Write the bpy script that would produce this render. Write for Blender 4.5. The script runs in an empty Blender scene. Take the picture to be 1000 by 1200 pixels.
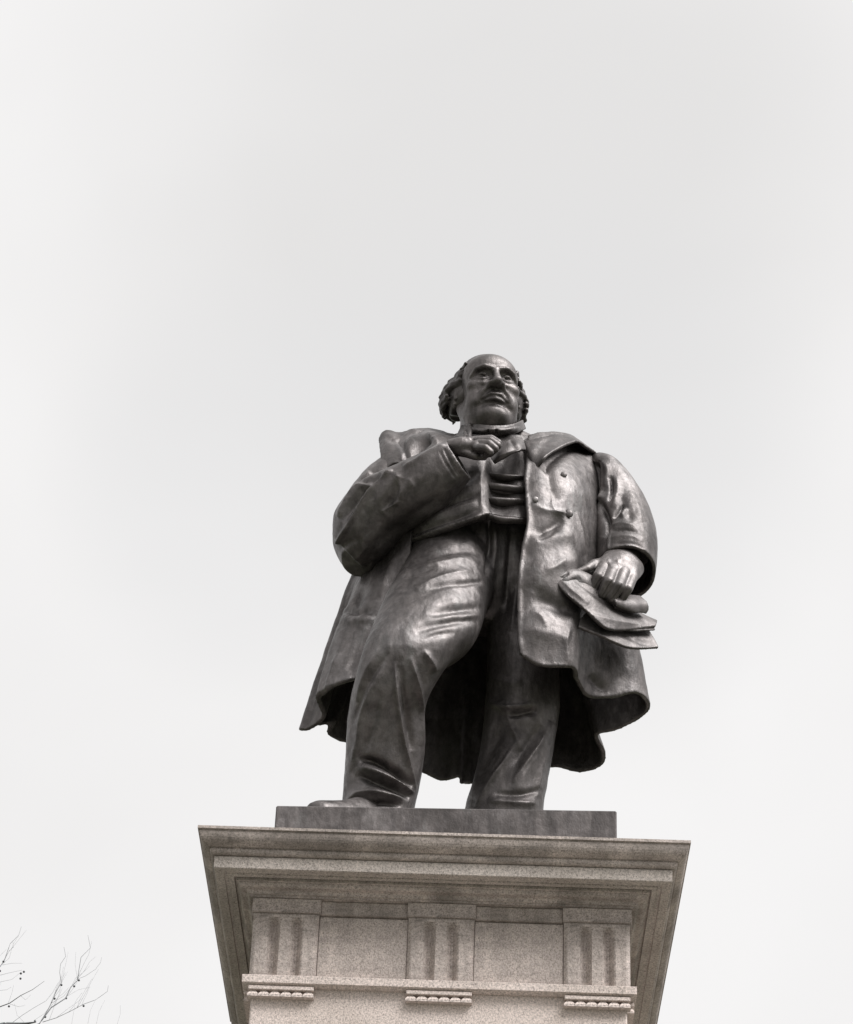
import bpy, math, random
import numpy as np
from mathutils import Matrix, Vector

random.seed(7); rng = np.random.default_rng(7)
SC = bpy.context.scene
COL = SC.collection

# ------------------------------------------------------------------ camera
OZ = 6.52                                   # height of the cornice top above the ground
CAM = np.array([0.1192, -10.747, 1.6])
PITCH, YAW, ROLL, FPX = 0.594980, -0.025978, 0.043000, 2970.94
cy, sy, cp, sp = math.cos(YAW), math.sin(YAW), math.cos(PITCH), math.sin(PITCH)
FW = np.array([sy*cp, cy*cp, sp]); R0 = np.array([cy, -sy, 0.0]); U0 = np.cross(R0, FW)
cr, sr = math.cos(ROLL), math.sin(ROLL)
RT = cr*R0 + sr*U0; UP = -sr*R0 + cr*U0
cam = bpy.data.cameras.new('camera'); camo = bpy.data.objects.new('camera', cam); COL.objects.link(camo)
cam.sensor_fit = 'HORIZONTAL'; cam.sensor_width = 36.0; cam.lens = 36.0*FPX/1000.0
cam.clip_start = 0.1; cam.clip_end = 4000
M = Matrix.Identity(4)
for i in range(3):
    M[i][0], M[i][1], M[i][2], M[i][3] = RT[i], UP[i], -FW[i], CAM[i]
camo.matrix_world = M
SC.camera = camo

# ------------------------------------------------------------------ sky, sun, exposure
SUN_EL, SUN_AZ = math.radians(54), math.radians(124)      # azimuth clockwise from +Y
world = bpy.data.worlds.new('World'); SC.world = world; world.use_nodes = True
nt = world.node_tree; nt.nodes.clear()
def N(t, **k):
    n = nt.nodes.new(t)
    for a, v in k.items(): setattr(n, a, v)
    return n
L = lambda a, b: nt.links.new(a, b)
out = N('ShaderNodeOutputWorld'); bg = N('ShaderNodeBackground'); bg.inputs['Strength'].default_value = 0.0715
sky = N('ShaderNodeTexSky', sky_type='NISHITA'); sky.sun_disc = False
sky.sun_elevation = SUN_EL; sky.sun_rotation = SUN_AZ; sky.dust_density = 2.0
tc = N('ShaderNodeTexCoord')
mp = N('ShaderNodeMapping'); mp.inputs['Scale'].default_value = (1.0, 1.0, 1.5); mp.inputs['Location'].default_value = (2.9, 0.35, 0.2)
nz = N('ShaderNodeTexNoise'); nz.inputs['Scale'].default_value = 4.2; nz.inputs['Detail'].default_value = 3.5
nz.inputs['Roughness'].default_value = 0.42; nz.inputs['Distortion'].default_value = 0.35
rp = N('ShaderNodeValToRGB')
rp.color_ramp.elements[0].position = 0.30; rp.color_ramp.elements[0].color = (8.70, 8.58, 8.52, 1)
rp.color_ramp.elements[1].position = 0.60; rp.color_ramp.elements[1].color = (9.35, 9.24, 9.19, 1)
mx = N('ShaderNodeMixRGB'); mx.inputs['Fac'].default_value = 0.97
L(tc.outputs['Generated'], mp.inputs['Vector']); L(mp.outputs['Vector'], nz.inputs['Vector']); L(nz.outputs['Fac'], rp.inputs['Fac'])
cloud = rp.outputs['Color']
def skydir(x, y):
    d = FW*FPX+RT*(x-500)-UP*(y-600); return tuple(d/np.linalg.norm(d))
for (x_, y_), rad_, col_, amt in (((540, 150), 11.5, (7.72, 7.62, 7.55), 0.82), ((640, 540), 7.5, (7.8, 7.75, 7.75), 0.7), ((300, 560), 5.5, (8.0, 7.95, 7.95), 0.6)):
    vm = N('ShaderNodeVectorMath', operation='DOT_PRODUCT'); L(tc.outputs['Generated'], vm.inputs[0]); vm.inputs[1].default_value = skydir(x_, y_)
    mr = N('ShaderNodeMapRange'); mr.interpolation_type = 'SMOOTHSTEP'; L(vm.outputs['Value'], mr.inputs['Value'])
    mr.inputs['From Min'].default_value = math.cos(math.radians(rad_)); mr.inputs['From Max'].default_value = 1.0
    m1 = N('ShaderNodeMath', operation='MULTIPLY_ADD'); L(nz.outputs['Fac'], m1.inputs[0]); m1.inputs[1].default_value = -1.6; m1.inputs[2].default_value = 1.75
    m2 = N('ShaderNodeMath', operation='MULTIPLY'); m2.use_clamp = True; L(mr.outputs['Result'], m2.inputs[0]); L(m1.outputs[0], m2.inputs[1])
    m3 = N('ShaderNodeMath', operation='MULTIPLY'); L(m2.outputs[0], m3.inputs[0]); m3.inputs[1].default_value = amt
    mc = N('ShaderNodeMixRGB'); L(m3.outputs[0], mc.inputs['Fac']); L(cloud, mc.inputs['Color1']); mc.inputs['Color2'].default_value = (*col_, 1); cloud = mc.outputs['Color']
L(sky.outputs['Color'], mx.inputs['Color1']); L(cloud, mx.inputs['Color2'])
L(mx.outputs['Color'], bg.inputs['Color']); L(bg.outputs['Background'], out.inputs['Surface'])
sun = bpy.data.lights.new('sun', 'SUN'); sun.energy = 5.0; sun.angle = math.radians(44); sun.color = (1.0, 0.992, 0.985)
suno = bpy.data.objects.new('sun', sun); COL.objects.link(suno)
sd = Vector((math.sin(SUN_AZ)*math.cos(SUN_EL), math.cos(SUN_AZ)*math.cos(SUN_EL), math.sin(SUN_EL)))
suno.rotation_euler = sd.to_track_quat('Z', 'Y').to_euler(); suno.location = (0, 0, 40)
SC.view_settings.view_transform = 'Standard'; SC.view_settings.look = 'None'
SC.view_settings.exposure = 0.495; SC.view_settings.gamma = 1.0; SC.view_settings.use_curve_mapping = False

# ------------------------------------------------------------------ materials
def mat(name):
    m = bpy.data.materials.new(name); m.use_nodes = True
    t = m.node_tree
    return m, t, t.nodes['Principled BSDF']
def nd(t, typ, **k):
    n = t.nodes.new(typ)
    for a, v in k.items():
        if a in n.inputs.keys() if hasattr(n.inputs, 'keys') else False: n.inputs[a].default_value = v
        else: setattr(n, a, v)
    return n
def noise(t, vec, scale, detail=4, rough=0.5, dist=0.0):
    n = t.nodes.new('ShaderNodeTexNoise'); n.inputs['Scale'].default_value = scale
    n.inputs['Detail'].default_value = detail; n.inputs['Roughness'].default_value = rough; n.inputs['Distortion'].default_value = dist
    t.links.new(vec, n.inputs['Vector']); return n.outputs['Fac']
def ramp(t, fac, stops):
    r = t.nodes.new('ShaderNodeValToRGB'); e = r.color_ramp.elements
    while len(e) < len(stops): e.new(0.5)
    for q, (p, c) in zip(e, stops):
        q.position = p; q.color = (*c, 1) if hasattr(c, '__len__') else (c, c, c, 1)
    t.links.new(fac, r.inputs['Fac']); return r.outputs['Color']
def mixc(t, fac, a, b, mode='MIX'):
    m = t.nodes.new('ShaderNodeMixRGB'); m.blend_type = mode
    for s, v in ((m.inputs['Fac'], fac), (m.inputs['Color1'], a), (m.inputs['Color2'], b)):
        if isinstance(v, (int, float)): s.default_value = v
        elif isinstance(v, tuple): s.default_value = (*v, 1)
        else: t.links.new(v, s)
    return m.outputs['Color']
def coords(t, scale=(1, 1, 1)):
    g = t.nodes.new('ShaderNodeTexCoord'); m = t.nodes.new('ShaderNodeMapping'); m.inputs['Scale'].default_value = scale
    t.links.new(g.outputs['Object'], m.inputs['Vector']); return m.outputs['Vector']
def bump(t, b, pairs):
    prev = None
    for h, s, d in pairs:
        n = t.nodes.new('ShaderNodeBump'); n.inputs['Strength'].default_value = s; n.inputs['Distance'].default_value = d
        t.links.new(h, n.inputs['Height'])
        if prev is not None: t.links.new(prev, n.inputs['Normal'])
        prev = n.outputs['Normal']
    t.links.new(prev, b.inputs['Normal'])

def bronze(name, tone=1.0, rough=(0.38, 0.57)):
    m, t, b = mat(name)
    v = coords(t); vs = coords(t, (1, 1, 0.28))
    big = noise(t, v, 3.0, 5, 0.55, 0.4); fine = noise(t, v, 38, 5, 0.6); run = noise(t, vs, 15, 5, 0.6, 0.5)
    c1 = ramp(t, big, [(0.3, (0.060*tone, 0.054*tone, 0.052*tone)), (0.55, (0.100*tone, 0.091*tone, 0.089*tone)), (0.75, (0.172*tone, 0.163*tone, 0.162*tone))])
    c2 = ramp(t, run, [(0.35, (0.50, 0.48, 0.48)), (0.62, (1.22, 1.19, 1.18))])
    c = mixc(t, 0.7, c1, c2, 'MULTIPLY')
    mott = noise(t, v, 24, 6, 0.7, 0.6)
    c = mixc(t, 0.42, c, ramp(t, mott, [(0.34, (0.55, 0.53, 0.52)), (0.52, (1.0, 1.0, 1.0)), (0.68, (1.75, 1.75, 1.78))]), 'MULTIPLY')
    pale = noise(t, coords(t, (1, 1, 0.35)), 8.5, 7, 0.72, 0.9)
    c = mixc(t, ramp(t, pale, [(0.58, 0.0), (0.76, 0.35)]), c, (0.20, 0.205, 0.20))
    t.links.new(c, b.inputs['Base Color'])
    b.inputs['Metallic'].default_value = 0.62
    r = ramp(t, fine, [(0.3, rough[0]), (0.7, rough[1])])
    t.links.new(r, b.inputs['Roughness'])
    lump = noise(t, v, 16, 3, 0.5); grit = noise(t, v, 120, 4, 0.6)
    tool = noise(t, coords(t, (1.6, 1.0, 0.55)), 42, 4, 0.6, 0.4)
    bump(t, b, [(lump, 0.16, 0.02), (run, 0.12, 0.01), (tool, 0.20, 0.008), (grit, 0.22, 0.004)])
    return m
BRONZE = bronze('dark_bronze'); BRONZE_FACE = bronze('face_bronze', 1.2, (0.38, 0.55)); BRONZE_HAIR = bronze('hair_bronze', 0.85, (0.36, 0.55))
BRONZE_PLINTH = bronze('plinth_bronze', 1.0, (0.5, 0.68))

def granite(name, tint=(1, 1, 1), stain=0.5):
    m, t, b = mat(name)
    v = coords(t); vz = coords(t, (1, 1, 0.22)); vh = coords(t, (0.35, 0.35, 1.6))
    s1 = noise(t, v, 190, 3, 0.75); s2 = noise(t, v, 105, 4, 0.7); big = noise(t, v, 2.2, 5, 0.6, 0.6)
    drip = noise(t, vz, 11, 5, 0.62, 0.3); soot = noise(t, vh, 7.5, 6, 0.68, 0.5)
    k = lambda c: tuple(a*q for a, q in zip(c, tint))
    base = ramp(t, s2, [(0.30, k((0.25, 0.232, 0.222))), (0.48, k((0.46, 0.432, 0.412))), (0.64, k((0.59, 0.545, 0.52)))])
    spk = ramp(t, s1, [(0.38, (0.34, 0.33, 0.33)), (0.47, (0.98, 0.97, 0.96)), (0.66, (1.16, 1.14, 1.12))])
    c = mixc(t, 0.8, base, spk, 'MULTIPLY')
    d1 = ramp(t, drip, [(0.40, 0.0), (0.66, 1.0)]); d2 = ramp(t, soot, [(0.42, 0.0), (0.64, 1.0)])
    f = nd(t, 'ShaderNodeMath', operation='MULTIPLY'); t.links.new(d1, f.inputs[0]); f.inputs[1].default_value = stain*0.75
    c = mixc(t, f.outputs[0], c, (0.13, 0.118, 0.107))
    g = nd(t, 'ShaderNodeMath', operation='MULTIPLY'); t.links.new(d2, g.inputs[0]); g.inputs[1].default_value = stain
    c = mixc(t, g.outputs[0], c, (0.105, 0.094, 0.085))
    tone = ramp(t, big, [(0.3, (0.82, 0.80, 0.78)), (0.7, (1.06, 1.04, 1.04))])
    c = mixc(t, 1.0, c, tone, 'MULTIPLY')
    t.links.new(c, b.inputs['Base Color']); b.inputs['Roughness'].default_value = 0.82
    b.inputs['Specular IOR Level'].default_value = 0.3
    bump(t, b, [(s2, 0.25, 0.006), (s1, 0.35, 0.003)])
    return m
GR_CORNICE = granite('weathered_granite', (1.08, 1.03, 1.00), 0.55)
GR_CORONA = granite('washed_granite', (1.08, 1.06, 1.03), 0.2)
GR_FRIEZE = granite('frieze_granite', (1.19, 1.135, 1.115), 0.30)
GR_TRI = granite('fluted_granite', (1.20, 1.145, 1.125), 0.40)
GR_DIE = granite('pink_granite', (1.36, 1.29, 1.265), 0.08)

# ------------------------------------------------------------------ projection helpers (z is measured from the cornice top)
C0 = CAM - np.array([0, 0, OZ])
def un(x, y, Y):
    d = FW*FPX + RT*(x-500) - UP*(y-600)
    return C0 + d*((Y-C0[1])/d[1])
def prj(P):
    d = P - C0; z = d@FW
    return np.stack([500+FPX*(d@RT)/z, 600-FPX*(d@UP)/z], -1)

# ------------------------------------------------------------------ mesh helpers
def empty(name, loc, label, cat, group=None):
    o = bpy.data.objects.new(name, None); COL.objects.link(o); o.location = loc; o.empty_display_size = 0.2
    o['label'] = label; o['category'] = cat
    if group: o['group'] = group
    return o
def mesh_data(name, V, F, smooth=True, m=None):
    me = bpy.data.meshes.new(name)
    V = np.asarray(V, dtype=np.float64)
    me.from_pydata(V.tolist(), [], F if isinstance(F, list) else F.tolist())
    if smooth: me.polygons.foreach_set('use_smooth', np.ones(len(me.polygons), dtype=bool))
    if m: me.materials.append(m)
    me.update(); return me
WLOC = {}
def link(name, me, parent=None, m=None):
    o = bpy.data.objects.new(name, me); COL.objects.link(o)
    if m and not me.materials: me.materials.append(m)
    if parent is not None: o.parent = parent
    return o
def wloc(o):
    p = Vector((0, 0, 0))
    while o is not None: p += o.location; o = o.parent
    return np.array(p)
def add(name, V, F, m, parent=None, smooth=True):
    """V in cornice-top coordinates -> object in its parent's frame"""
    V = np.asarray(V) + np.array([0, 0, OZ]) - (wloc(parent) if parent is not None else 0)
    return link(name, mesh_data(name, V, F, smooth, m), parent)
def catmull(P, n):
    """P: (k, ...) control values, n samples per segment"""
    P = np.asarray(P, float); k = len(P)
    E = np.concatenate([[2*P[0]-P[1]], P, [2*P[-1]-P[-2]]])
    out = []
    for i in range(k-1):
        a, b, c, d = E[i], E[i+1], E[i+2], E[i+3]
        for t in np.arange(n)/n:
            out.append(0.5*((2*b)+(c-a)*t+(2*a-5*b+4*c-d)*t*t+(3*b-a-3*c+d)*t**3))
    out.append(P[-1]); return np.array(out)
def loft(st, per=8, n=56, power=2.0, cap=True, hollow=None):
    """st rows: xl,yl,xr,yr,Y,ry : screen edges of a rounded tube, its depth and its half thickness"""
    A = np.array([un(s[0], s[1], s[4]) for s in st]); B = np.array([un(s[2], s[3], s[4]) for s in st])
    A = catmull(A, per); B = catmull(B, per); r = catmull(np.array([[s[5]] for s in st], float), per)[:, 0]
    C = (A+B)/2; a = (B-A)/2
    T = np.gradient(C, axis=0); T /= np.linalg.norm(T, axis=1)[:, None]+1e-9
    b = np.cross(T, a); b /= np.linalg.norm(b, axis=1)[:, None]+1e-9
    th = np.linspace(0, 2*np.pi, n, endpoint=False); e = 2.0/power
    ct = np.sign(np.cos(th))*np.abs(np.cos(th))**e; stn = np.sign(np.sin(th))*np.abs(np.sin(th))**e
    V = C[:, None]+a[:, None]*ct[None, :, None]+b[:, None]*(r[:, None]*stn[None])[:, :, None]
    if hollow:
        I = list(range(len(C)-1, len(C)-1-hollow[0], -1))
        V = np.concatenate([V, np.stack([C[i]+(V[i]-C[i])*hollow[1] for i in I])]); C = np.concatenate([C, C[I]])
    m = len(C); V = V.reshape(-1, 3); F = []
    for i in range(m-1):
        for j in range(n):
            k = (j+1) % n; F.append((i*n+j, i*n+k, (i+1)*n+k, (i+1)*n+j))
    if cap:
        V = np.concatenate([V, [C[0], C[-1]]])
        for j in range(n):
            k = (j+1) % n; F.append((m*n, k, j)); F.append((m*n+1, (m-1)*n+j, (m-1)*n+k))
    return V, F
def grid_up(G, nu, nv):
    G = np.asarray(G, float)
    G = catmull(G, nv); G = np.swapaxes(catmull(np.swapaxes(G, 0, 1), nu), 0, 1); return G
def grid_normals(G):
    du = np.gradient(G, axis=1); dv = np.gradient(G, axis=0); n = np.cross(du, dv)
    return n/(np.linalg.norm(n, axis=2)[:, :, None]+1e-9)
def solid_grid(G, th, front=0.0):
    """G (rows, cols, 3) -> closed slab of thickness th"""
    n = grid_normals(G); A = G+n*(front); B = G+n*(front-th) ; r, c = G.shape[:2]
    V = np.concatenate([A.reshape(-1, 3), B.reshape(-1, 3)]); o = r*c; F = []
    for i in range(r-1):
        for j in range(c-1):
            q = (i*c+j, i*c+j+1, (i+1)*c+j+1, (i+1)*c+j)
            F.append(q[::-1]); F.append(tuple(x+o for x in q))
    def rim(seq):
        for x, y in zip(seq[:-1], seq[1:]): F.append((x, y, y+o, x+o))
    rim([j for j in range(c)]); rim([i*c+c-1 for i in range(r)])
    rim([(r-1)*c+j for j in range(c-1, -1, -1)]); rim([i*c for i in range(r-1, -1, -1)])
    return V, F
def sheet(ctrl, th=0.025, nu=6, nv=6, front=0.0):
    G = np.array([[un(*p) for p in row] for row in ctrl]); return solid_grid(grid_up(G, nu, nv), th, front)
def join(*parts):
    V = []; F = []; o = 0
    for v, f in parts:
        V.append(np.asarray(v)); F += [tuple(int(x)+o for x in q) for q in (f if isinstance(f, list) else f.tolist())]; o += len(v)
    return np.concatenate(V), F
def remesh(VF, vox, smooth=4, fac=0.5):
    me = mesh_data('tmp', VF[0], VF[1]); import bmesh
    bm = bmesh.new(); bm.from_mesh(me); bmesh.ops.recalc_face_normals(bm, faces=bm.faces); bm.to_mesh(me); bm.free()
    o = bpy.data.objects.new('tmp', me); COL.objects.link(o)
    r = o.modifiers.new('r', 'REMESH'); r.mode = 'VOXEL'; r.voxel_size = vox; r.adaptivity = 0
    if smooth:
        s = o.modifiers.new('s', 'SMOOTH'); s.iterations = smooth; s.factor = fac
    dg = bpy.context.evaluated_depsgraph_get(); dg.update()
    e = o.evaluated_get(dg); m2 = bpy.data.meshes.new_from_object(e)
    V = np.empty(len(m2.vertices)*3); m2.vertices.foreach_get('co', V); V = V.reshape(-1, 3)
    F = [tuple(p.vertices) for p in m2.polygons]
    bpy.data.objects.remove(o); bpy.data.meshes.remove(me); bpy.data.meshes.remove(m2)
    return V, F
def vnormals(V, F):
    Q = np.array([f if len(f) == 4 else (f[0], f[1], f[2], f[2]) for f in F])
    n = np.cross(V[Q[:, 2]]-V[Q[:, 0]], V[Q[:, 3]]-V[Q[:, 1]])
    t = Q[:, 2] == Q[:, 3]
    n[t] = np.cross(V[Q[t, 1]]-V[Q[t, 0]], V[Q[t, 2]]-V[Q[t, 0]])
    N = np.zeros_like(V)
    for k in range(4): np.add.at(N, Q[:, k], n)
    return N/(np.linalg.norm(N, axis=1)[:, None]+1e-12)
def sculpt(VF, strokes, passes=1, mask=None):
    """carve / raise along polylines: (points, width_px, depth_m, profile, soft_ends)"""
    V, F = VF; V = V.copy()
    for _ in range(passes):
        n = vnormals(V, F); P = prj(V)
        vd = C0-V; vd /= np.linalg.norm(vd, axis=1)[:, None]
        fc = (n*vd).sum(1)
        if mask is not None: n = n*np.sign(fc)[:, None]; fc = np.abs(fc)*mask
        wt = np.clip(fc*2.2+0.15, 0, 1)
        if mask is not None: wt = wt*mask
        D = np.zeros(len(V))
        for s in strokes:
            pts = np.array(s[0], float); w = s[1]*0.85; amp = s[2]*1.15; prof = s[3] if len(s) > 3 else 'g'; ends = s[4] if len(s) > 4 else 0.25
            if len(pts) == 1: pts = np.concatenate([pts, pts+0.01])
            if len(pts) > 2: pts = catmull(pts, 5)
            ext = w*(4 if prof in ('s', 'c') else 2.6)
            lo = pts.min(0)-ext; hi = pts.max(0)+ext
            I = np.nonzero((P[:, 0] > lo[0]) & (P[:, 0] < hi[0]) & (P[:, 1] > lo[1]) & (P[:, 1] < hi[1]) & (wt > 0))[0]
            if len(I) == 0: continue
            q = P[I]; best = np.full(len(I), 1e9); bt = np.zeros(len(I)); bs = np.zeros(len(I))
            seg = np.linalg.norm(np.diff(pts, axis=0), axis=1); cum = np.concatenate([[0], np.cumsum(seg)]); tot = cum[-1]+1e-9
            for i in range(len(pts)-1):
                a, b = pts[i], pts[i+1]; ab = b-a; l2 = ab@ab+1e-12
                t = np.clip(((q-a)@ab)/l2, 0, 1); c = a+t[:, None]*ab; dd = q-c; d = np.hypot(dd[:, 0], dd[:, 1])
                sg = np.sign(ab[0]*dd[:, 1]-ab[1]*dd[:, 0])
                m = d < best; best[m] = d[m]; bt[m] = (cum[i]+t[m]*seg[i])/tot; bs[m] = sg[m]
            if prof == 'g' and amp > 0: f = 0.62*np.exp(-best/(w*0.95))+0.38*np.exp(-(best/(w*1.5))**2)
            elif prof == 'g': f = np.exp(-(best/w)**2)
            elif prof == 'c': f = np.exp(-best/w)                       # crisp crest
            else:                                                       # 's': a step, high on the right-hand side of the stroke
                f = np.where(bs > 0, np.exp(-best/(w*1.6)), np.exp(-(best/1.2)**2))
            if ends > 0: f = f*np.clip(np.minimum(bt, 1-bt)/ends, 0, 1)**0.6
            D[I] += amp*f*wt[I]
        V += n*D[:, None]
    return V, F

# ------------------------------------------------------------------ signed distance modelling (head, hair, hands)
def smin(a, b, k):
    h = np.clip(0.5+0.5*(b-a)/k, 0, 1); return b*(1-h)+a*h-k*h*(1-h)
class Field:
    def __init__(s, lo, hi, vox):
        s.lo = np.array(lo, float); s.vox = vox; n = np.ceil((np.array(hi)-s.lo)/vox).astype(int)+1
        ax = [s.lo[i]+vox*np.arange(n[i]) for i in range(3)]
        s.X, s.Y, s.Z = [g.astype(np.float32) for g in np.meshgrid(*ax, indexing='ij')]; s.D = np.full(n, 1e3, np.float32)
    def ell_d(s, c, r, Rm=None):
        x, y, z = s.X-c[0], s.Y-c[1], s.Z-c[2]
        if Rm is not None: x, y, z = (Rm[0][0]*x+Rm[0][1]*y+Rm[0][2]*z, Rm[1][0]*x+Rm[1][1]*y+Rm[1][2]*z, Rm[2][0]*x+Rm[2][1]*y+Rm[2][2]*z)
        k0 = np.sqrt((x/r[0])**2+(y/r[1])**2+(z/r[2])**2); k1 = np.sqrt((x/r[0]**2)**2+(y/r[1]**2)**2+(z/r[2]**2)**2)
        return k0*(k0-1)/(k1+1e-9)
    def cone_d(s, a, b, ra, rb):
        a = np.array(a, float); b = np.array(b, float); ab = b-a; l2 = ab@ab+1e-12
        t = np.clip(((s.X-a[0])*ab[0]+(s.Y-a[1])*ab[1]+(s.Z-a[2])*ab[2])/l2, 0, 1)
        return np.sqrt((s.X-a[0]-t*ab[0])**2+(s.Y-a[1]-t*ab[1])**2+(s.Z-a[2]-t*ab[2])**2)-(ra+(rb-ra)*t)
    def u(s, d, k=0.01): s.D = smin(s.D, d, k)
    def sub(s, d, k=0.006): s.D = -smin(-s.D, d, k)
    def ell(s, c, r, k=0.01, Rm=None): s.u(s.ell_d(c, r, Rm), k)
    def chain(s, pts, rs, k=0.008):
        d = None
        for i in range(len(pts)-1):
            q = s.cone_d(pts[i], pts[i+1], rs[i], rs[i+1]); d = q if d is None else np.minimum(d, q)
        s.u(d, k)
    def cut_chain(s, pts, rs, k=0.006):
        d = None
        for i in range(len(pts)-1):
            q = s.cone_d(pts[i], pts[i+1], rs[i], rs[i+1]); d = q if d is None else np.minimum(d, q)
        s.sub(d, k)
    def mesh(s):
        D = s.D; nx, ny, nz = D.shape; ins = D < 0
        cs = np.zeros((nx-1, ny-1, nz-1), np.int8)
        for i in (0, 1):
            for j in (0, 1):
                for k in (0, 1): cs += ins[i:nx-1+i, j:ny-1+j, k:nz-1+k]
        act = (cs > 0) & (cs < 8); idx = np.full(act.shape, -1, np.int64); I = np.argwhere(act); idx[act] = np.arange(len(I))
        acc = np.zeros((len(I), 3)); cnt = np.zeros(len(I))
        cor = [(i, j, k) for i in (0, 1) for j in (0, 1) for k in (0, 1)]
        for a in cor:
            for b in cor:
                if sum(b)-sum(a) == 1 and all(q >= p for p, q in zip(a, b)):
                    da = D[I[:, 0]+a[0], I[:, 1]+a[1], I[:, 2]+a[2]]; db = D[I[:, 0]+b[0], I[:, 1]+b[1], I[:, 2]+b[2]]
                    m = (da < 0) != (db < 0); t = np.where(m, da/(da-db+1e-12), 0)
                    p = np.array(a)+t[:, None]*(np.array(b)-np.array(a)); acc += np.where(m[:, None], p, 0); cnt += m
        V = s.lo+s.vox*(I+acc/cnt[:, None]); F = []
        for ax in range(3):
            o = [i for i in range(3) if i != ax]
            sl = [slice(None)]*3; sh = [slice(None)]*3; sl[ax] = slice(0, D.shape[ax]-1); sh[ax] = slice(1, None)
            for i in o: sl[i] = slice(1, D.shape[i]-1); sh[i] = slice(1, D.shape[i]-1)
            A = ins[tuple(sl)]; B = ins[tuple(sh)]; E = np.argwhere(A != B)
            if len(E) == 0: continue
            fl = A[tuple(E.T)]
            base = E.copy()
            for i in o: base[:, i] += 1
            q = []
            for d1, d2 in ((0, 0), (1, 0), (1, 1), (0, 1)):
                c = base.copy(); c[:, o[0]] -= d1; c[:, o[1]] -= d2; q.append(idx[tuple(c.T)])
            q = np.stack(q, 1); flip = fl if ax != 1 else ~fl
            q[flip] = q[flip][:, ::-1]; F.append(q[:, ::-1] if False else q)
        F = np.concatenate(F); return V, [tuple(f) for f in F.tolist()]
def fix_normals(VF):
    V, F = VF; c = V.mean(0); n = vnormals(V, F)
    if ((V-c)*n).sum() < 0: F = [f[::-1] for f in F]
    return V, F
def smooth_verts(VF, it=2, f=0.5):
    V, F = VF; V = V.copy(); E = np.array([(f[i], f[(i+1) % len(f)]) for f in F for i in range(len(f))])
    for _ in range(it):
        A = np.zeros_like(V); c = np.zeros(len(V)); np.add.at(A, E[:, 0], V[E[:, 1]]); np.add.at(c, E[:, 0], 1)
        V += f*(A/np.maximum(c, 1)[:, None]-V)
    return V, F

#SECTION_SETTING
# ------------------------------------------------------------------ ground
def flat(name, x0, x1, y0, y1, z, m, kind='structure'):
    o = link(name, mesh_data(name, [(x0, y0, z), (x1, y0, z), (x1, y1, z), (x0, y1, z)], [(0, 1, 2, 3)], False, m)); o['kind'] = kind; return o
gm, t, b = mat('dark_lawn'); v = coords(t)  # unseen ground, coloured dark to keep light bounced onto the bronze low
t.links.new(ramp(t, noise(t, v, 1.4, 8, 0.7), [(0.3, (0.025, 0.032, 0.015)), (0.7, (0.055, 0.062, 0.030))]), b.inputs['Base Color']); b.inputs['Roughness'].default_value = 0.9
pm, t, b = mat('grey_paving'); v = coords(t)
t.links.new(ramp(t, noise(t, v, 5, 8, 0.7), [(0.3, (0.10, 0.098, 0.092)), (0.7, (0.17, 0.165, 0.155))]), b.inputs['Base Color']); b.inputs['Roughness'].default_value = 0.8
flat('ground', -1500, 1500, -1500, 1500, 0.0, gm)
flat('pavement', -6, 6, -16, 4, 0.004, pm)

# ------------------------------------------------------------------ pedestal
PED = empty('granite_pedestal', (0, 0, 0), 'weathered pink grey granite pedestal with broad cornice and fluted frieze under the bronze man', 'pedestal')
def ringsweep(prof):
    """square mitred moulding: prof = [(half width, z)]"""
    V = []; F = []; k = len(prof); sub = 1
    for h, z in prof: V += [(-h, -h, z), (h, -h, z), (h, h, z), (-h, h, z)]
    for i in range(k-1):
        for j in range(4):
            q = (j+1) % 4; F.append((i*4+j, (i+1)*4+j, (i+1)*4+q, i*4+q))
    F.append((0, 1, 2, 3)); F.append(tuple(reversed(range((k-1)*4, k*4))))
    return np.array(V, float), F
def arc(h0, z0, h1, z1, bulge, n=6):
    o = []
    for i in range(n+1):
        t = i/n; h = h0+(h1-h0)*t; z = z0+(z1-z0)*t; s = math.sin(math.pi*t)*bulge
        nx, nzz = (z1-z0), -(h1-h0); l = math.hypot(nx, nzz); o.append((h+s*(-nx)/l, z+s*(-nzz)/l))
    return o
def cyma(h0, z0, h1, z1, amp, n=8):
    o = []
    for i in range(n+1):
        t = i/n; h = h0+(h1-h0)*t; z = z0+(z1-z0)*t; s = math.sin(2*math.pi*t)*amp
        nx, nzz = (z1-z0), -(h1-h0); l = math.hypot(nx, nzz); o.append((h+s*(-nx)/l, z+s*(-nzz)/l))
    return o
prof = [(1.050, 0.0), (1.050, -0.0125), (1.041, -0.0145), (1.041, -0.0205)] + arc(1.043, -0.022, 1.004, -0.073, 0.010) + [(0.992, -0.0745), (0.992, -0.081)] + arc(0.996, -0.082, 0.984, -0.102, 0.004, 4) + [(0.968, -0.1035), (0.968, -0.108)]
V, F = ringsweep(prof); add('cornice_moulding', V, F, GR_CORNICE, PED, False)
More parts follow.
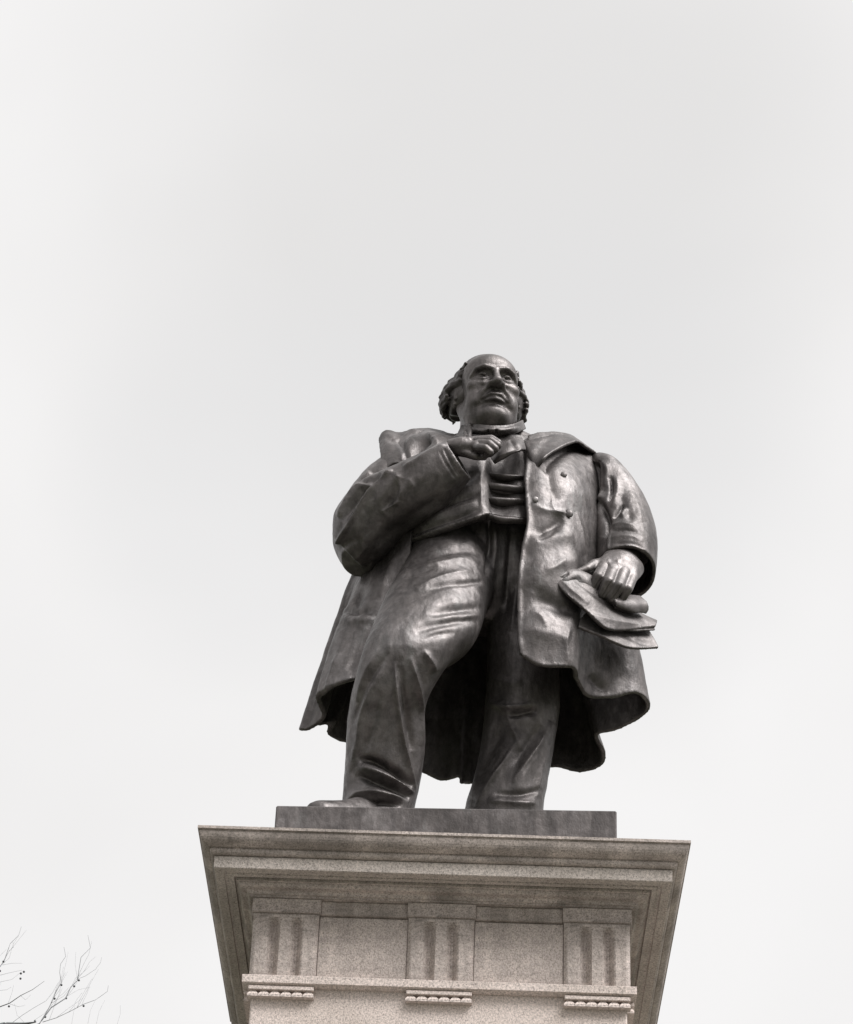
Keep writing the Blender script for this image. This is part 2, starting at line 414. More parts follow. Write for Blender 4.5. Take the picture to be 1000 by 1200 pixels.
# corona: a course of separate blocks
def block(x0, x1, y0, y1, z0, z1, b=0.004):
    """box with small chamfers"""
    V = []; F = []
    import itertools
    c = [(x0, x1), (y0, y1), (z0, z1)]
    xs = []
    for sx in (0, 1):
        for sy_ in (0, 1):
            for sz in (0, 1):
                p = [c[0][sx], c[1][sy_], c[2][sz]]; d = [b if s == 0 else -b for s in (sx, sy_, sz)]
                for ax in range(3):
                    q = [p[i]+(0 if i == ax else d[i]) for i in range(3)]; V.append(q)
    id_ = lambda sx, sy_, sz, ax: ((sx*2+sy_)*2+sz)*3+ax
    for ax in range(3):
        o = [i for i in range(3) if i != ax]
        for s in (0, 1):
            q = []
            for a, b_ in ((0, 0), (1, 0), (1, 1), (0, 1)):
                k = [0, 0, 0]; k[ax] = s; k[o[0]] = a; k[o[1]] = b_; q.append(id_(*k, ax))
            if (s == 0) != (ax == 1): q = q[::-1]
            F.append(tuple(q))
    for ax in range(3):                                # edges
        o = [i for i in range(3) if i != ax]
        for a in (0, 1):
            for b_ in (0, 1):
                k0 = [0, 0, 0]; k0[o[0]] = a; k0[o[1]] = b_; k1 = list(k0); k1[ax] = 1
                q = (id_(*k0, o[0]), id_(*k0, o[1]), id_(*k1, o[1]), id_(*k1, o[0])); F.append(q if (a == b_) != (ax == 1) else q[::-1])
    for sx in (0, 1):
        for sy_ in (0, 1):
            for sz in (0, 1):
                q = (id_(sx, sy_, sz, 0), id_(sx, sy_, sz, 1), id_(sx, sy_, sz, 2)); F.append(q if (sx+sy_+sz) % 2 else q[::-1])
    return np.array(V, float), F
V, F = ringsweep([(0.970, -0.1045), (0.9755, -0.1065), (0.9745, -0.158), (0.971, -0.1605), (0.935, -0.1605), (0.933, -0.155), (0.918, -0.155), (0.916, -0.1605), (0.893, -0.1605), (0.892, -0.1500), (0.70, -0.1500)])
cor = add('corona', V, F, GR_CORONA, PED, False)
prof = [(0.884, -0.149), (0.884, -0.171), (0.876, -0.173)] + cyma(0.876, -0.176, 0.832, -0.208, 0.006) + [(0.824, -0.2095), (0.824, -0.218), (0.70, -0.218)]
V, F = ringsweep(prof); add('bed_moulding', V, F, GR_CORNICE, PED, False)
HF = 0.805
V, F = block(-0.765, 0.765, -0.765, 0.765, -0.60, -0.216); add('frieze_core', V, F, GR_FRIEZE, PED, False)
TW = 0.282
def triglyph_mesh(w=TW, z0=-0.577, z1=-0.2845, d=0.036, full=True):
    nx, nz_ = 46, 26
    xs = np.linspace(-w/2, w/2, nx); zs = np.concatenate([np.linspace(z0, z1-0.045, nz_-6), np.linspace(z1-0.04, z1, 6)])
    G = np.zeros((nz_, nx, 3))
    for i, z in enumerate(zs):
        top = np.clip((z1-0.022-z)/0.028, 0, 1); top = math.sqrt(max(0.0, 1-(1-top)**2)) if top < 1 else 1.0
        for j, x in enumerate(xs):
            g = 0.0
            for c in (-w*0.172, w*0.172):
                q = abs(x-c)/(w*0.092)
                if q < 1: g = max(g, (1-q**1.3)*0.040)
            e = (w/2-abs(x))/(w*0.052)
            if e < 1: g = max(g, (1-e)*0.016)
            G[i, j] = (x, -HF+g*top, z)
    V = G.reshape(-1, 3).tolist(); F = []
    for i in range(nz_-1):
        for j in range(nx-1): F.append((i*nx+j, i*nx+j+1, (i+1)*nx+j+1, (i+1)*nx+j))
    o = len(V); V += [(-w/2, -HF+d, z0), (w/2, -HF+d, z0), (w/2, -HF+d, z1), (-w/2, -HF+d, z1)]
    F.append(tuple(range(nx-1, -1, -1))+(o, o+1)); F.append(tuple((nz_-1)*nx+j for j in range(nx))+(o+2, o+3))
    F.append(tuple(i*nx for i in range(nz_))+(o+3, o)); F.append(tuple(i*nx+nx-1 for i in range(nz_-1, -1, -1))+(o+1, o+2)); F.append((o+1, o, o+3, o+2))
    return mesh_data('triglyph', V, F, False, GR_TRI)
TM = triglyph_mesh()
V, F = block(-TW/2-0.006, TW/2+0.006, -HF-0.012, -HF+0.036, -0.2835, -0.2185, 0.003); CAPM = mesh_data('triglyph_cap', V, F, False, GR_TRI)
RW = 0.276
V, F = block(-RW/2, RW/2, -HF-0.016, -HF+0.02, -0.640, -0.6225, 0.002); REGM = mesh_data('regula', V, F, False, GR_DIE)
gv = []; gf = []
for hw, zz in ((.0100, 0), (.0110, -.004), (.0222, -.0205), (.0226, -.0215), (.0226, -.0310)):
    gv += [(-hw, -hw, zz), (hw, -hw, zz), (hw, hw, zz), (-hw, hw, zz)]
for i in range(4):
    for j in range(4): gf.append((i*4+j, (i+1)*4+j, (i+1)*4+(j+1) % 4, i*4+(j+1) % 4))
gf.append((16, 19, 18, 17))
GUM = mesh_data('gutta', gv, gf, False, GR_DIE)
VM, FM = block(-0.262, 0.262, -HF+0.022, -HF+0.039, -0.577, -0.283, 0.003); METM = mesh_data('metope', VM, FM, False, GR_FRIEZE)
VM, FM = block(-0.256, 0.256, -HF+0.006, -HF+0.039, -0.282, -0.2185, 0.003); METC = mesh_data('metope_band', VM, FM, False, GR_CORNICE)  # darker cornice granite puts both stain and the shade under the mouldings into the colour
offs = [-HF+TW/2, 0.0, HF-TW/2]
for face in range(4):
    rz = face*math.pi/2; R = Matrix.Rotation(rz, 4, 'Z')
    for x in offs:
        xx = x
        sc = 1.0
        if face % 2 and x != 0:                          # side faces stop short of the corner stones
            sc = (TW-0.038)/TW; xx = math.copysign(HF-0.038-TW*sc/2, x)
        Mx = Matrix.Translation((0, 0, OZ)) @ R @ Matrix.Translation((xx, 0, 0)) @ Matrix.Diagonal((sc, 1, 1, 1))
        tg = link('triglyph', TM, PED); tg.matrix_local = Mx
        c = link('triglyph_cap', CAPM, tg)
        if face % 2 and x != 0: c.matrix_local = Matrix.Diagonal((0.97, 1, 1, 1))
        rg = link('regula', REGM, PED); rg.matrix_local = Mx
        for i in range(6):
            gu = link('gutta', GUM, rg); gu.location = (-RW/2+0.021+i*(RW-0.042)/5, -HF+0.006, -0.6395)
    for x2 in (-(HF-TW/2)/2, (HF-TW/2)/2):
        for nme, me_ in (('metope', METM), ('metope_band', METC)):
            o = link(nme, me_, PED); o.matrix_local = Matrix.Translation((0, 0, OZ)) @ R @ Matrix.Translation((x2*1.0, 0, 0)) @ Matrix.Diagonal((0.725, 1, 1, 1))
V, F = ringsweep([(0.828, -0.578), (0.829, -0.580), (0.829, -0.612), (0.826, -0.614), (0.806, -0.6215), (0.75, -0.6215)]); add('taenia', V, F, GR_DIE, PED, False)
HD = 0.790
z = -0.615
for k, hgt in enumerate((0.9, 0.95, 1.0, 1.0)):
    z1 = z-hgt+0.004
    V, F = block(-HD, HD, -HD, HD, z1, z, 0.006); add('die_block', V, F, GR_DIE, PED, False); z = z1-0.0035
V, F = ringsweep([(HD, z), (HD+0.01, z)] + arc(HD+0.02, z-0.01, HD+0.16, z-0.16, -0.03) + [(HD+0.18, z-0.17), (HD+0.18, z-0.40)]); add('base_moulding', V, F, GR_CORNICE, PED, False)
z -= 0.4035
for w_ in (1.15, 1.5, 1.9):
    zz = max(z-0.75, -OZ) if w_ < 1.8 else -OZ
    V, F = block(-w_, w_, -w_, w_, zz, z, 0.012); add('step', V, F, GR_DIE, PED, False); z = zz-0.0
    if z <= -OZ+0.01: break
# ------------------------------------------------------------------ bronze statue
import mathutils.noise as mnoise
ZP = 0.273
STA = empty('bronze_statue', (0.14, -0.1, OZ+ZP), 'dark bronze statue of a man in an open overcoat standing on the granite pedestal', 'statue')
V, F = block(-0.7525, 0.7525, -0.7525, 0.7525, 0.002, ZP, 0.006)
a = math.radians(-1.9); V = V@np.array([[math.cos(a), math.sin(a), 0], [-math.sin(a), math.cos(a), 0], [0, 0, 1]])+np.array([.026, 0, 0])
add('plinth', V, F, BRONZE_PLINTH, STA, False)

def knead(VF, a=.0035, seed=0.0):
    V, F = VF; n = vnormals(V, F); nz_ = mnoise.noise; D = np.empty(len(V))
    for i, (x, y, z) in enumerate(V.tolist()):
        D[i] = nz_((x*7+seed, y*7, z*4.5))+.5*nz_((x*17, y*17+seed, z*12))+.22*nz_((x*40, y*40, z*30+seed))
    return V+n*(a*D)[:, None], F

# ---- trousers
hips = loft([(492, 560, 640, 560, -.06, .22), (478, 610, 642, 612, -.07, .28), (478, 655, 648, 658, -.05, .28), (476, 700, 645, 705, -.02, .25), (500, 735, 640, 738, .02, .18)])
legr = loft([(485, 638, 578, 630, -.06, .24), (470, 685, 582, 666, -.19, .225), (448, 720, 572, 702, -.37, .195), (432, 753, 558, 742, -.54, .165), (422, 775, 536, 765, -.60, .15), (414, 802, 515, 794, -.57, .16), (408, 840, 499, 828, -.49, .165), (405, 885, 498, 875, -.41, .16), (402, 925, 493, 915, -.36, .16), (401, 950, 486, 948, -.34, .16), (404, 985, 484, 985, -.34, .15)], power=2.15)
legl = loft([(572, 660, 655, 660, -.02, .2), (572, 720, 655, 720, -.03, .2), (571, 780, 656, 780, -.05, .18), (568, 830, 656, 832, -.04, .165), (563, 880, 649, 878, .0, .16), (553, 920, 642, 918, .0, .16), (545, 950, 637, 949, .0, .165), (539, 1000, 634, 1000, .0, .165), (539, 1025, 633, 1026, .0, .16)], power=2.15)
TR = remesh(join(hips, legr, legl), 0.0068, 14)
tr_strokes = [
    # fly and centre seam
    ([(573, 610), (574, 640), (571, 675)], 3.0, -.020, 'g', .1), ([(579, 610), (581, 640), (577, 680)], 3.5, .010, 'g', .2),
    ([(600, 618), (597, 660), (592, 720)], 4, -.014), ([(610, 640), (606, 690), (600, 740)], 4, .012),
    # pulls across the right hip and thigh
    ([(476, 668), (500, 655), (540, 645), (566, 650)], 6, -.013), ([(482, 674), (505, 664), (540, 656), (562, 662)], 5, .012),
    ([(472, 676), (490, 672), (512, 664)], 4, -.010), ([(486, 690), (520, 676), (555, 668)], 4.5, .012),
    ([(500, 690), (530, 684), (566, 682)], 4, -.014),
    ([(502, 721), (525, 714), (552, 713), (566, 712)], 6, -.022, 'g', .45), ([(540, 724), (562, 721)], 3, .006),
    ([(486, 740), (512, 731), (540, 727), (564, 728)], 5.5, -.016, 'g', .45),
    ([(496, 750), (515, 743), (534, 741)], 4, -.008, 'g', .5),
    ([(496, 762), (505, 775), (512, 787)], 3, .014),
    # knee break and shin creases
    ([(440, 764), (455, 758), (475, 757), (492, 762)], 9, .008, 'g', .3),
    ([(446, 760), (428, 790), (418, 822)], 4, .012), ([(456, 765), (432, 800), (416, 850)], 4, -.010),
    ([(462, 775), (466, 820), (472, 860), (482, 905), (487, 925)], 2.2, .016, 'g', .12), ([(469, 780), (475, 830), (483, 880)], 4, -.012),
    ([(481, 770), (491, 805), (495, 840), (494, 875)], 2.4, .014, 'g', .2),
    ([(436, 800), (424, 840), (420, 870), (411, 905)], 5, .016), ([(446, 810), (434, 860), (424, 890)], 5, -.008),
    # hem folds
    ([(420, 890), (440, 893), (465, 907), (482, 922)], 5, -.040), ([(424, 898), (445, 906), (468, 918), (485, 930)], 3, .030),
    ([(418, 908), (440, 916), (465, 926), (480, 936)], 5, -.034), ([(406, 942), (420, 931), (440, 929), (465, 935), (480, 939)], 4, .026),
    ([(430, 940), (450, 941), (470, 943)], 3, -.02),
    # left leg
    ([(572, 822), (585, 828), (605, 829), (622, 825)], 3.5, .020), ([(596, 838), (612, 835), (630, 832)], 5, -.026),
    ([(574, 790), (590, 800), (612, 800)], 6, .010), ([(598, 850), (606, 865), (610, 880)], 4, .012),
    ([(645, 845), (630, 873), (614, 898), (600, 918)], 2.8, .018, 'g', .5), ([(648, 846), (634, 875), (618, 902), (604, 926)], 7, .012), ([(635, 850), (615, 878), (602, 900)], 6, -.012),
    ([(606, 868), (592, 893), (577, 915), (557, 945)], 2.8, .020, 'g', .5), ([(600, 868), (580, 900), (556, 938)], 8, .012), ([(590, 850), (576, 880), (562, 910)], 6, -.010),
    ([(572, 938), (600, 941), (632, 942)], 4, .016), ([(580, 930), (610, 931), (636, 925)], 4, -.012),
    ([(640, 880), (634, 910), (630, 935)], 4, .010)]
TR = sculpt(TR, tr_strokes)
TR = knead(TR, .0045); add('trousers', TR[0], TR[1], BRONZE, STA)

# ---- waistcoat
WC = sheet([
    [(538, 514, -.14), (550, 514, -.22), (560, 514, -.26), (567, 514, -.27), (572, 514, -.25), (590, 514, -.24), (607, 514, -.24), (618, 514, -.18)],
    [(505, 545, -.26), (530, 545, -.33), (552, 545, -.37), (564, 545, -.375), (572, 545, -.315), (590, 545, -.28), (607, 545, -.30), (628, 545, -.3)],
    [(486, 580, -.28), (515, 579, -.36), (545, 578, -.41), (564, 578, -.415), (572, 578, -.355), (590, 578, -.325), (608, 577, -.34), (632, 576, -.3)],
    [(478, 612, -.26), (508, 607, -.37), (540, 602, -.42), (564, 599, -.43), (572.5, 599, -.385), (590, 599, -.36), (608, 598, -.37), (634, 600, -.3)],
    [(474, 640, -.22), (500, 630, -.35), (535, 618, -.42), (567, 608, -.44), (573, 607, -.41), (588, 611, -.41), (610, 612, -.41), (636, 614, -.3)]], .045, 12, 14, .015)
WC = remesh(WC, .006, 2)
WC = sculpt(WC, [
    ([(478, 630), (505, 618), (535, 608), (566, 595)], 3.5, -.012), ([(476, 638), (503, 627), (535, 616), (565, 605)], 3.0, .008, 'g', .05),
    ([(500, 612), (525, 600), (560, 588)], 5, .012), ([(510, 598), (535, 588), (562, 578)], 4, -.014), ([(505, 590), (535, 577), (563, 566)], 4, .010), ([(520, 570), (545, 562), (562, 552)], 5, -.010),
    ([(563, 550), (564, 575), (564, 600)], 2.5, .006)])
def roll(y0, h0, y1, h1, y2, h2, Y, ry):
    return loft([(568.5, y0-h0, 568.5, y0+h0, Y, ry), (577, (y0+y1)/2-h0, 577, (y0+y1)/2+h0, Y-.012, ry), (588, y1-h1, 588, y1+h1, Y-.016, ry), (600, (y1+y2)/2-h1, 600, (y1+y2)/2+h1, Y-.012, ry), (613, y2-h2, 613, y2+h2, Y, ry)], per=5, n=24)
FO = join(roll(558, 2.2, 560, 2.6, 561.5, 2.0, -.345, .030), roll(571.5, 4.6, 574, 4.6, 576.5, 3.6, -.365, .040), roll(587, 3.6, 589, 3.8, 590, 3.2, -.385, .036), roll(603, 2.6, 609, 2.6, 610, 2.2, -.425, .018))
for v_, f_ in (remesh(FO, .0045, 2),): WC = join(WC, sculpt((v_, f_), [([(574, 574), (590, 577), (606, 579)], 1.6, -.006)]))
WC = knead(WC, .0025, 2.); add('waistcoat', WC[0], WC[1], BRONZE, STA)

# ---- overcoat: one continuous skirt from his left front edge round the back to his right front edge
def ellp(ang, z, cx=.15, cyy=.06, rx=.44, ry=.34):
    return np.array([cx+rx*math.sin(ang), cyy-ry*math.cos(ang), z])
cols = []
left = [
    [(618, 514, -.24), (616, 562, -.43), (618, 612, -.47), (609, 672, -.50), (609, 725, -.50), (609, 768, -.50)],
    [(636, 510, -.20), (637, 562, -.44), (641, 614, -.47), (636, 675, -.51), (636, 732, -.51), (635, 782, -.50)],
    [(660, 512, -.12), (663, 562, -.39), (667, 614, -.42), (665, 680, -.46), (668, 735, -.47), (668, 784, -.47)],
    [(690, 528, -.02), (688, 565, -.25), (687, 615, -.30), (683, 685, -.34), (680, 742, -.38), (673, 797, -.36)],
    [(702, 540, .02), (700, 570, -.10), (700, 620, -.16), (700, 690, -.22), (696, 758, -.26), (687, 817, -.24)],
    [(703, 545, .06), (706, 575, -.03), (707, 630, -.08), (715, 700, -.15), (718, 762, -.19), (716, 819, -.17)],
    [(704, 545, .10), (709, 575, 0.02), (712, 630, -.03), (728, 700, -.10), (736, 760, -.13), (743, 814, -.13)],
    [(702, 550, .17), (708, 580, .10), (714, 640, .05), (731, 710, -.02), (747, 780, -.04), (757, 826, -.06)]]
for c in left: cols.append([un(*p) for p in c])
back = [(752, 838, -.01), (724, 853, .06), (700, 859, .10), (697, 868, .15), (705, 884, .21), (702, 897, .27), (680, 903, .31), (648, 898, .31), (605, 908, .36), (556, 917, .40), (543, 918, .36), (538, 910, .36), (516, 914, .42), (496, 904, .42), (452, 892, .36), (412, 872, .22), (388, 861, .12), (394, 846, .08), (372, 850, .06)]
for i, (px, py, Y) in enumerate(back):
    f = (i+1)/(len(back)+1); ang = math.radians(100+160*f); h = un(px, py, Y)
    t0 = ellp(ang, 2.72, .16, .08, .36, .20); t1 = ellp(ang, 2.48, .16, .08, .43, .30); t2 = ellp(ang, 2.12, .15, .07, .43, .33)
    w3 = t2*(2/3.)+h/3.; w4 = t2/3.+h*(2/3.); s_ = ellp(ang, (t2[2]*2+h[2])/3, .15, .08, .47, .36)
    cols.append([t0, t1, t2, w3*.6+s_*.4, w4, h])
rightc = [
    [(462, 560, .10), (455, 600, .10), (437, 645, .08), (417, 684, .05), (386, 765, .02), (355, 857, -.02)],
    [(465, 560, .05), (457, 600, .05), (441, 645, .03), (420, 686, .01), (393, 765, -.02), (365, 856, -.05)],
    [(466, 560, .02), (460, 600, .0), (446, 645, -.02), (421, 690, -.03), (402, 762, -.05), (382, 842, -.10)],
    [(468, 560, -.04), (462, 600, -.05), (447, 645, -.08), (418, 700, -.10), (397, 752, -.14), (378, 826, -.18)],
    [(470, 560, -.08), (465, 600, -.10), (452, 645, -.13), (422, 700, -.17), (398, 750, -.21), (377, 817, -.24)],
    [(480, 560, -.20), (473, 600, -.22), (466, 643, -.26), (446, 696, -.27), (420, 748, -.29), (396, 804, -.31)],
    [(495, 560, -.28), (490, 600, -.30), (484, 640, -.30), (480, 690, -.27), (450, 745, -.30), (424, 797, -.33)]]
for c in rightc: cols.append([un(*p) for p in c])
G = grid_up(np.swapaxes(np.array(cols), 0, 1), 11, 34)
coat_broad = [
    ([(634, 556), (644, 544), (656, 535), (675, 527), (690, 534)], 7, -.026, 'g', .1), ([(640, 550), (644, 570), (650, 592)], 9, -.016),
    ([(626, 634), (640, 624), (660, 612)], 9, -.026), ([(618, 648), (640, 636), (668, 630)], 9, .018), ([(612, 692), (640, 672), (676, 656)], 12, .020),
    ([(622, 702), (645, 708), (672, 722)], 14, -.030), ([(613, 742), (640, 746), (664, 752)], 12, .016), ([(686, 790), (697, 805), (712, 812)], 8, -.016),
    ([(404, 716), (418, 722), (440, 718)], 6, -.026), ([(404, 723), (415, 731), (438, 729)], 3.5, .020), ([(428, 690), (424, 705), (420, 716)], 6, -.020), ([(474, 630), (458, 660), (448, 680)], 6, -.016),
    ([(462, 620), (446, 650), (425, 684), (408, 715)], 5, .016), ([(405, 735), (402, 760), (398, 785)], 6, .010), ([(428, 740), (420, 765), (408, 790)], 6, -.012)]
gr_, gc_ = G.shape[:2]
GF = [(i*gc_+j, i*gc_+j+1, (i+1)*gc_+j+1, (i+1)*gc_+j) for i in range(gr_-1) for j in range(gc_-1)]
mk = np.zeros((gr_, gc_), bool); mk[:, :8*11] = True; mk[:, -7*11:] = True
G = sculpt((G.reshape(-1, 3), GF), coat_broad, mask=mk.ravel())[0].reshape(gr_, gc_, 3)
COAT = remesh(solid_grid(G, .024, 0.0), .0068, 4)
SH = loft([(553, 504, 604, 506, .02, .10), (538, 513, 622, 516, .03, .15), (474, 530, 690, 538, .05, .20), (462, 552, 703, 560, .07, .25), (462, 600, 703, 605, .08, .27), (468, 650, 700, 655, .08, .27)], power=2.2)
COAT = join(COAT, remesh(SH, .010, 4))
coat_strokes = [
    ([(619, 540), (616, 575), (620, 612), (611, 660), (609, 720), (610, 762)], 2.2, .010, 'g', .03),
    ([(622, 590), (640, 598), (666, 602)], 4, .010), ([(646, 576), (650, 598), (668, 602)], 2.2, .007), ([(676, 600), (683, 625), (686, 650)], 3, .008),
    ([(640, 668), (652, 664), (664, 655)], 3, .006), ([(630, 632), (643, 627), (652, 619)], 3, -.006), ([(668, 735), (664, 755), (667, 778)], 3, .008),
    ([(622, 716), (634, 722), (640, 735)], 3, .006), ([(611, 766), (622, 776), (640, 780), (666, 781)], 2.2, .006, 'g', .05),
    ([(466, 640), (456, 668), (444, 700)], 4, .012), ([(396, 765), (390, 785), (381, 810)], 3, .012), ([(378, 814), (392, 803), (412, 795)], 2.5, .008, 'g', .05),
    ([(430, 735), (424, 752), (418, 770)], 2.5, .008), ([(452, 640), (440, 668), (432, 690)], 3, .008), ([(385, 770), (375, 805), (366, 838)], 3, .007)]
COAT = sculpt(COAT, coat_strokes)
COAT = knead(COAT, .004, 3.3)
CO = add('overcoat', COAT[0], COAT[1], BRONZE, STA)
def ball(c, r, m=10, n=14, ax=(0, -1, 0), flat_=0.5):
    V = []; F = []; ax = Vector(ax).normalized(); q = ax.to_track_quat('Z', 'Y')
    for i in range(m+1):
        for j in range(n):
            a = math.pi*i/m; b_ = 2*math.pi*j/n
            V.append(np.array(c)+np.array(q @ Vector((r*math.sin(a)*math.cos(b_), r*math.sin(a)*math.sin(b_), r*flat_*math.cos(a)))))
    for i in range(m):
        for j in range(n): F.append((i*n+j, (i+1)*n+j, (i+1)*n+(j+1) % n, i*n+(j+1) % n))
    return np.array(V), F
def surf_at(VF, px, py):
    P = prj(VF[0]); d = np.hypot(P[:, 0]-px, P[:, 1]-py); I = np.nonzero(d < 2.5)[0]
    if len(I) == 0: I = np.argsort(d)[:5]
    return VF[0][I[np.argmin(VF[0][I, 1])]]
for px, py, r in ((669, 603, .023), (662, 555, .017), (625.5, 586, .016)):
    V, F = ball(surf_at(COAT, px, py)+np.array([0, -.006, 0]), r, ax=(0.15, -1, -.1), flat_=.38); add('button', V, F, BRONZE, CO)

# ---- coat collar and turned-back lapels
CL = sheet([
    [(606, 508, -.05), (616, 513, -.20), (632, 510, -.12), (650, 508, -.02), (664, 511, .03), (676, 516, .06), (690, 526, .08)],
    [(612, 516, -.24), (622, 521, -.31), (636, 515, -.25), (652, 510, -.15), (667, 511, -.07), (681, 519, -.02), (694, 529, .02)],
    [(617, 530, -.33), (624, 532, -.385), (638, 524, -.33), (655, 515, -.23), (670, 514, -.14), (684, 522, -.08), (696, 531, -.03)],
    [(618, 552, -.36), (628, 551, -.405), (639, 537, -.445), (656, 526, -.37), (675, 518.5, -.26), (687, 525, -.18), (698, 532, -.10)]], .015, 12, 12, .005)
CL = remesh(CL, .005, 2)
CL = sculpt(CL, [([(622, 522), (640, 515), (660, 512)], 5, .008)])
CL = knead(CL, .0035, 4.); add('coat_collar', CL[0], CL[1], BRONZE, STA)
CR = sheet([
    [(447, 517, -.03), (453, 508, -.02), (468, 511, -.02), (488, 506, .0), (505, 506, .02), (524, 511, -.02), (541, 514, -.10)],
    [(447, 528, -.10), (457, 520, -.11), (472, 521, -.13), (488, 515, -.15), (505, 511, -.18), (524, 516, -.19), (538, 520, -.22)],
    [(449, 541, -.16), (460, 533, -.18), (474, 534, -.20), (488, 528, -.23), (504, 520, -.27), (520, 524, -.30), (534, 530, -.32)],
    [(453, 555, -.20), (464, 546, -.23), (476, 548, -.25), (488, 545, -.30), (502, 540, -.34), (518, 542, -.36), (532, 545, -.38)]], .08, 12, 12, .06)
CR = remesh(CR, .006, 3)
CR = sculpt(CR, [([(505, 512), (494, 520), (487, 532), (484, 546)], 6, -.042, 'g', .1), ([(508, 510), (512, 522), (505, 535)], 5, .014), ([(468, 513), (474, 528), (478, 545)], 4, -.014), ([(488, 508), (478, 522), (470, 540)], 5, .014), ([(452, 514), (468, 516), (480, 512)], 4, -.010)])
CR = knead(CR, .004, 1.); add('coat_lapel', CR[0], CR[1], BRONZE, STA)

# ---- sleeves
ua = loft([(470, 515, 520, 545, .02, .15), (452, 538, 503, 575, -.02, .17), (424, 560, 490, 605, -.06, .18), (402, 588, 470, 632, -.13, .18), (390, 622, 450, 652, -.20, .17), (400, 652, 436, 662, -.23, .11)], power=2.1)
fa = loft([(391, 630, 424, 664, -.22, .10), (396, 600, 446, 653, -.26, .15), (416, 575, 465, 632, -.31, .165), (438, 559, 482, 617, -.37, .165), (462, 549, 503, 604, -.43, .155), (492, 536, 524, 586, -.49, .135), (526, 519.5, 550, 558, -.55, .105)], power=2.1, hollow=(6, .84))
SR = remesh(join(ua, fa), .0068, 8)
SR = sculpt(SR, [
    ([(461, 551), (440, 566), (424, 590), (410, 615), (394, 640)], 2.6, .022, 'g', .06), ([(452, 556), (432, 568), (414, 590), (402, 612)], 5, -.028),
    ([(438, 566), (418, 570), (404, 590), (396, 606)], 3, .016, 'g', .1), ([(445, 555), (428, 562), (418, 565)], 4, -.020),
    ([(434, 552), (426, 562)], 4, .012), ([(463, 552), (470, 572), (468, 586)], 4, .014), ([(468, 560), (462, 580), (450, 600)], 7, -.020), ([(470, 586), (460, 592), (448, 600)], 2.5, .014),
    ([(473, 548), (487, 541), (505, 530), (522, 521)], 3, .014, 'g', .1), ([(478, 560), (486, 572)], 3, .006),
    ([(520, 525), (526, 537), (533, 549), (539, 558)], 1.8, -.007, 'g', .12), ([(515.5, 528), (521, 540), (529, 552), (535, 561)], 1.8, -.005, 'g', .12),
    ([(440, 640), (465, 620), (490, 600), (520, 580)], 8, -.012), ([(430, 640), (420, 652), (412, 658)], 4, .008), ([(396, 645), (410, 635), (425, 632)], 5, -.01)])
SR = knead(SR, .004, 5.1); SRo = add('coat_sleeve', SR[0], SR[1], BRONZE, STA)
la = [(682, 556, 712, 546, .04, .09), (686, 561, 722, 555, .0, .14), (689, 572, 736, 567, -.03, .185), (690, 600, 757, 592, -.07, .19), (693, 630, 768, 620, -.12, .195), (696, 650, 771, 645, -.17, .195), (698, 671, 769, 673, -.21, .185)]
LA = loft(la, power=2.1, hollow=(11, .86))
SL = remesh(LA, .0068, 7)
SL = sculpt(SL, [
    ([(698, 540), (697, 565), (694, 600)], 5, -.035, 'g', .1), ([(690, 540), (689, 570), (691, 600)], 3, .014), ([(702, 585), (708, 600), (712, 612), (710, 630)], 5, -.030), ([(694, 600), (701, 590), (706, 575)], 3, .016),
    ([(716, 558), (717, 575), (713, 588)], 2.2, -.022), ([(722, 556), (724, 575), (718, 595)], 3, .012), ([(731, 590), (724, 600), (718, 607)], 2.4, -.022), ([(735, 594), (728, 606)], 3, .012),
    ([(715, 616), (730, 613), (746, 617)], 2.4, .007), ([(716, 622), (734, 621), (748, 624)], 2.4, -.007), ([(716, 630), (738, 628), (755, 635)], 2.4, .006), ([(718, 637), (742, 637), (756, 643)], 2.2, -.005), ([(738, 575), (748, 595), (752, 612)], 5, .008), ([(726, 580), (736, 600), (742, 612)], 5, -.008),
    ([(716, 612), (714, 635), (713, 650)], 1.4, .010), ([(706, 540), (712, 552), (708, 570)], 4, .012)])
SL = knead(SL, .004, 8.2); SLo = add('coat_sleeve', SL[0], SL[1], BRONZE, STA)

# ---- hands
S = 1.77
def hand_field(lo, hi, vox=.0045): return Field(lo, hi, vox)
def box(pts, pad=.06):
    P = np.array(pts); return P.min(0)-pad, P.max(0)+pad
# his right hand, back of the hand towards us, fingertips tucked under the lapel
w0 = un(520, 530, -.50); k0 = un(553, 522, -.545)
fr = [[un(563, 515.5, -.47), un(576, 514.5, -.48), un(584, 519, -.49), un(579, 526, -.47)],
      [un(562, 517.5, -.52), un(575, 517, -.535), un(583, 522, -.54), un(577, 529, -.50)],
      [un(561, 520.5, -.555), un(573, 520.5, -.58), un(580, 526, -.58), un(574, 532, -.53)],
      [un(559, 524.5, -.575), un(569, 525, -.60), un(575, 530, -.595), un(569, 534.5, -.55)]]
lo, hi = box([w0, k0]+sum(fr, [])); H = hand_field(lo, hi)
H.chain([un(512, 535, -.46), un(528, 525, -.51), un(542, 521, -.53)], [.056, .044, .040], .02)
H.chain([un(536, 521, -.49), un(560, 516.5, -.50)], [.034, .026], .03); H.chain([un(536, 525, -.53), un(558, 522, -.56)], [.034, .025], .03)
for f_, r in zip(fr, (.021, .0235, .023, .019)): H.chain(f_, [r*1.1, r*1.05, r*.95, r*.78], .005)
H.chain([un(545, 525, -.49), un(570, 526, -.49)], [.034, .030], .012)
H.chain([un(534, 528, -.52), un(546, 531, -.54), un(557, 535, -.54), un(568, 536.5, -.51)], [.026, .022, .019, .014], .010)
HR = smooth_verts(fix_normals(H.mesh()), 2)
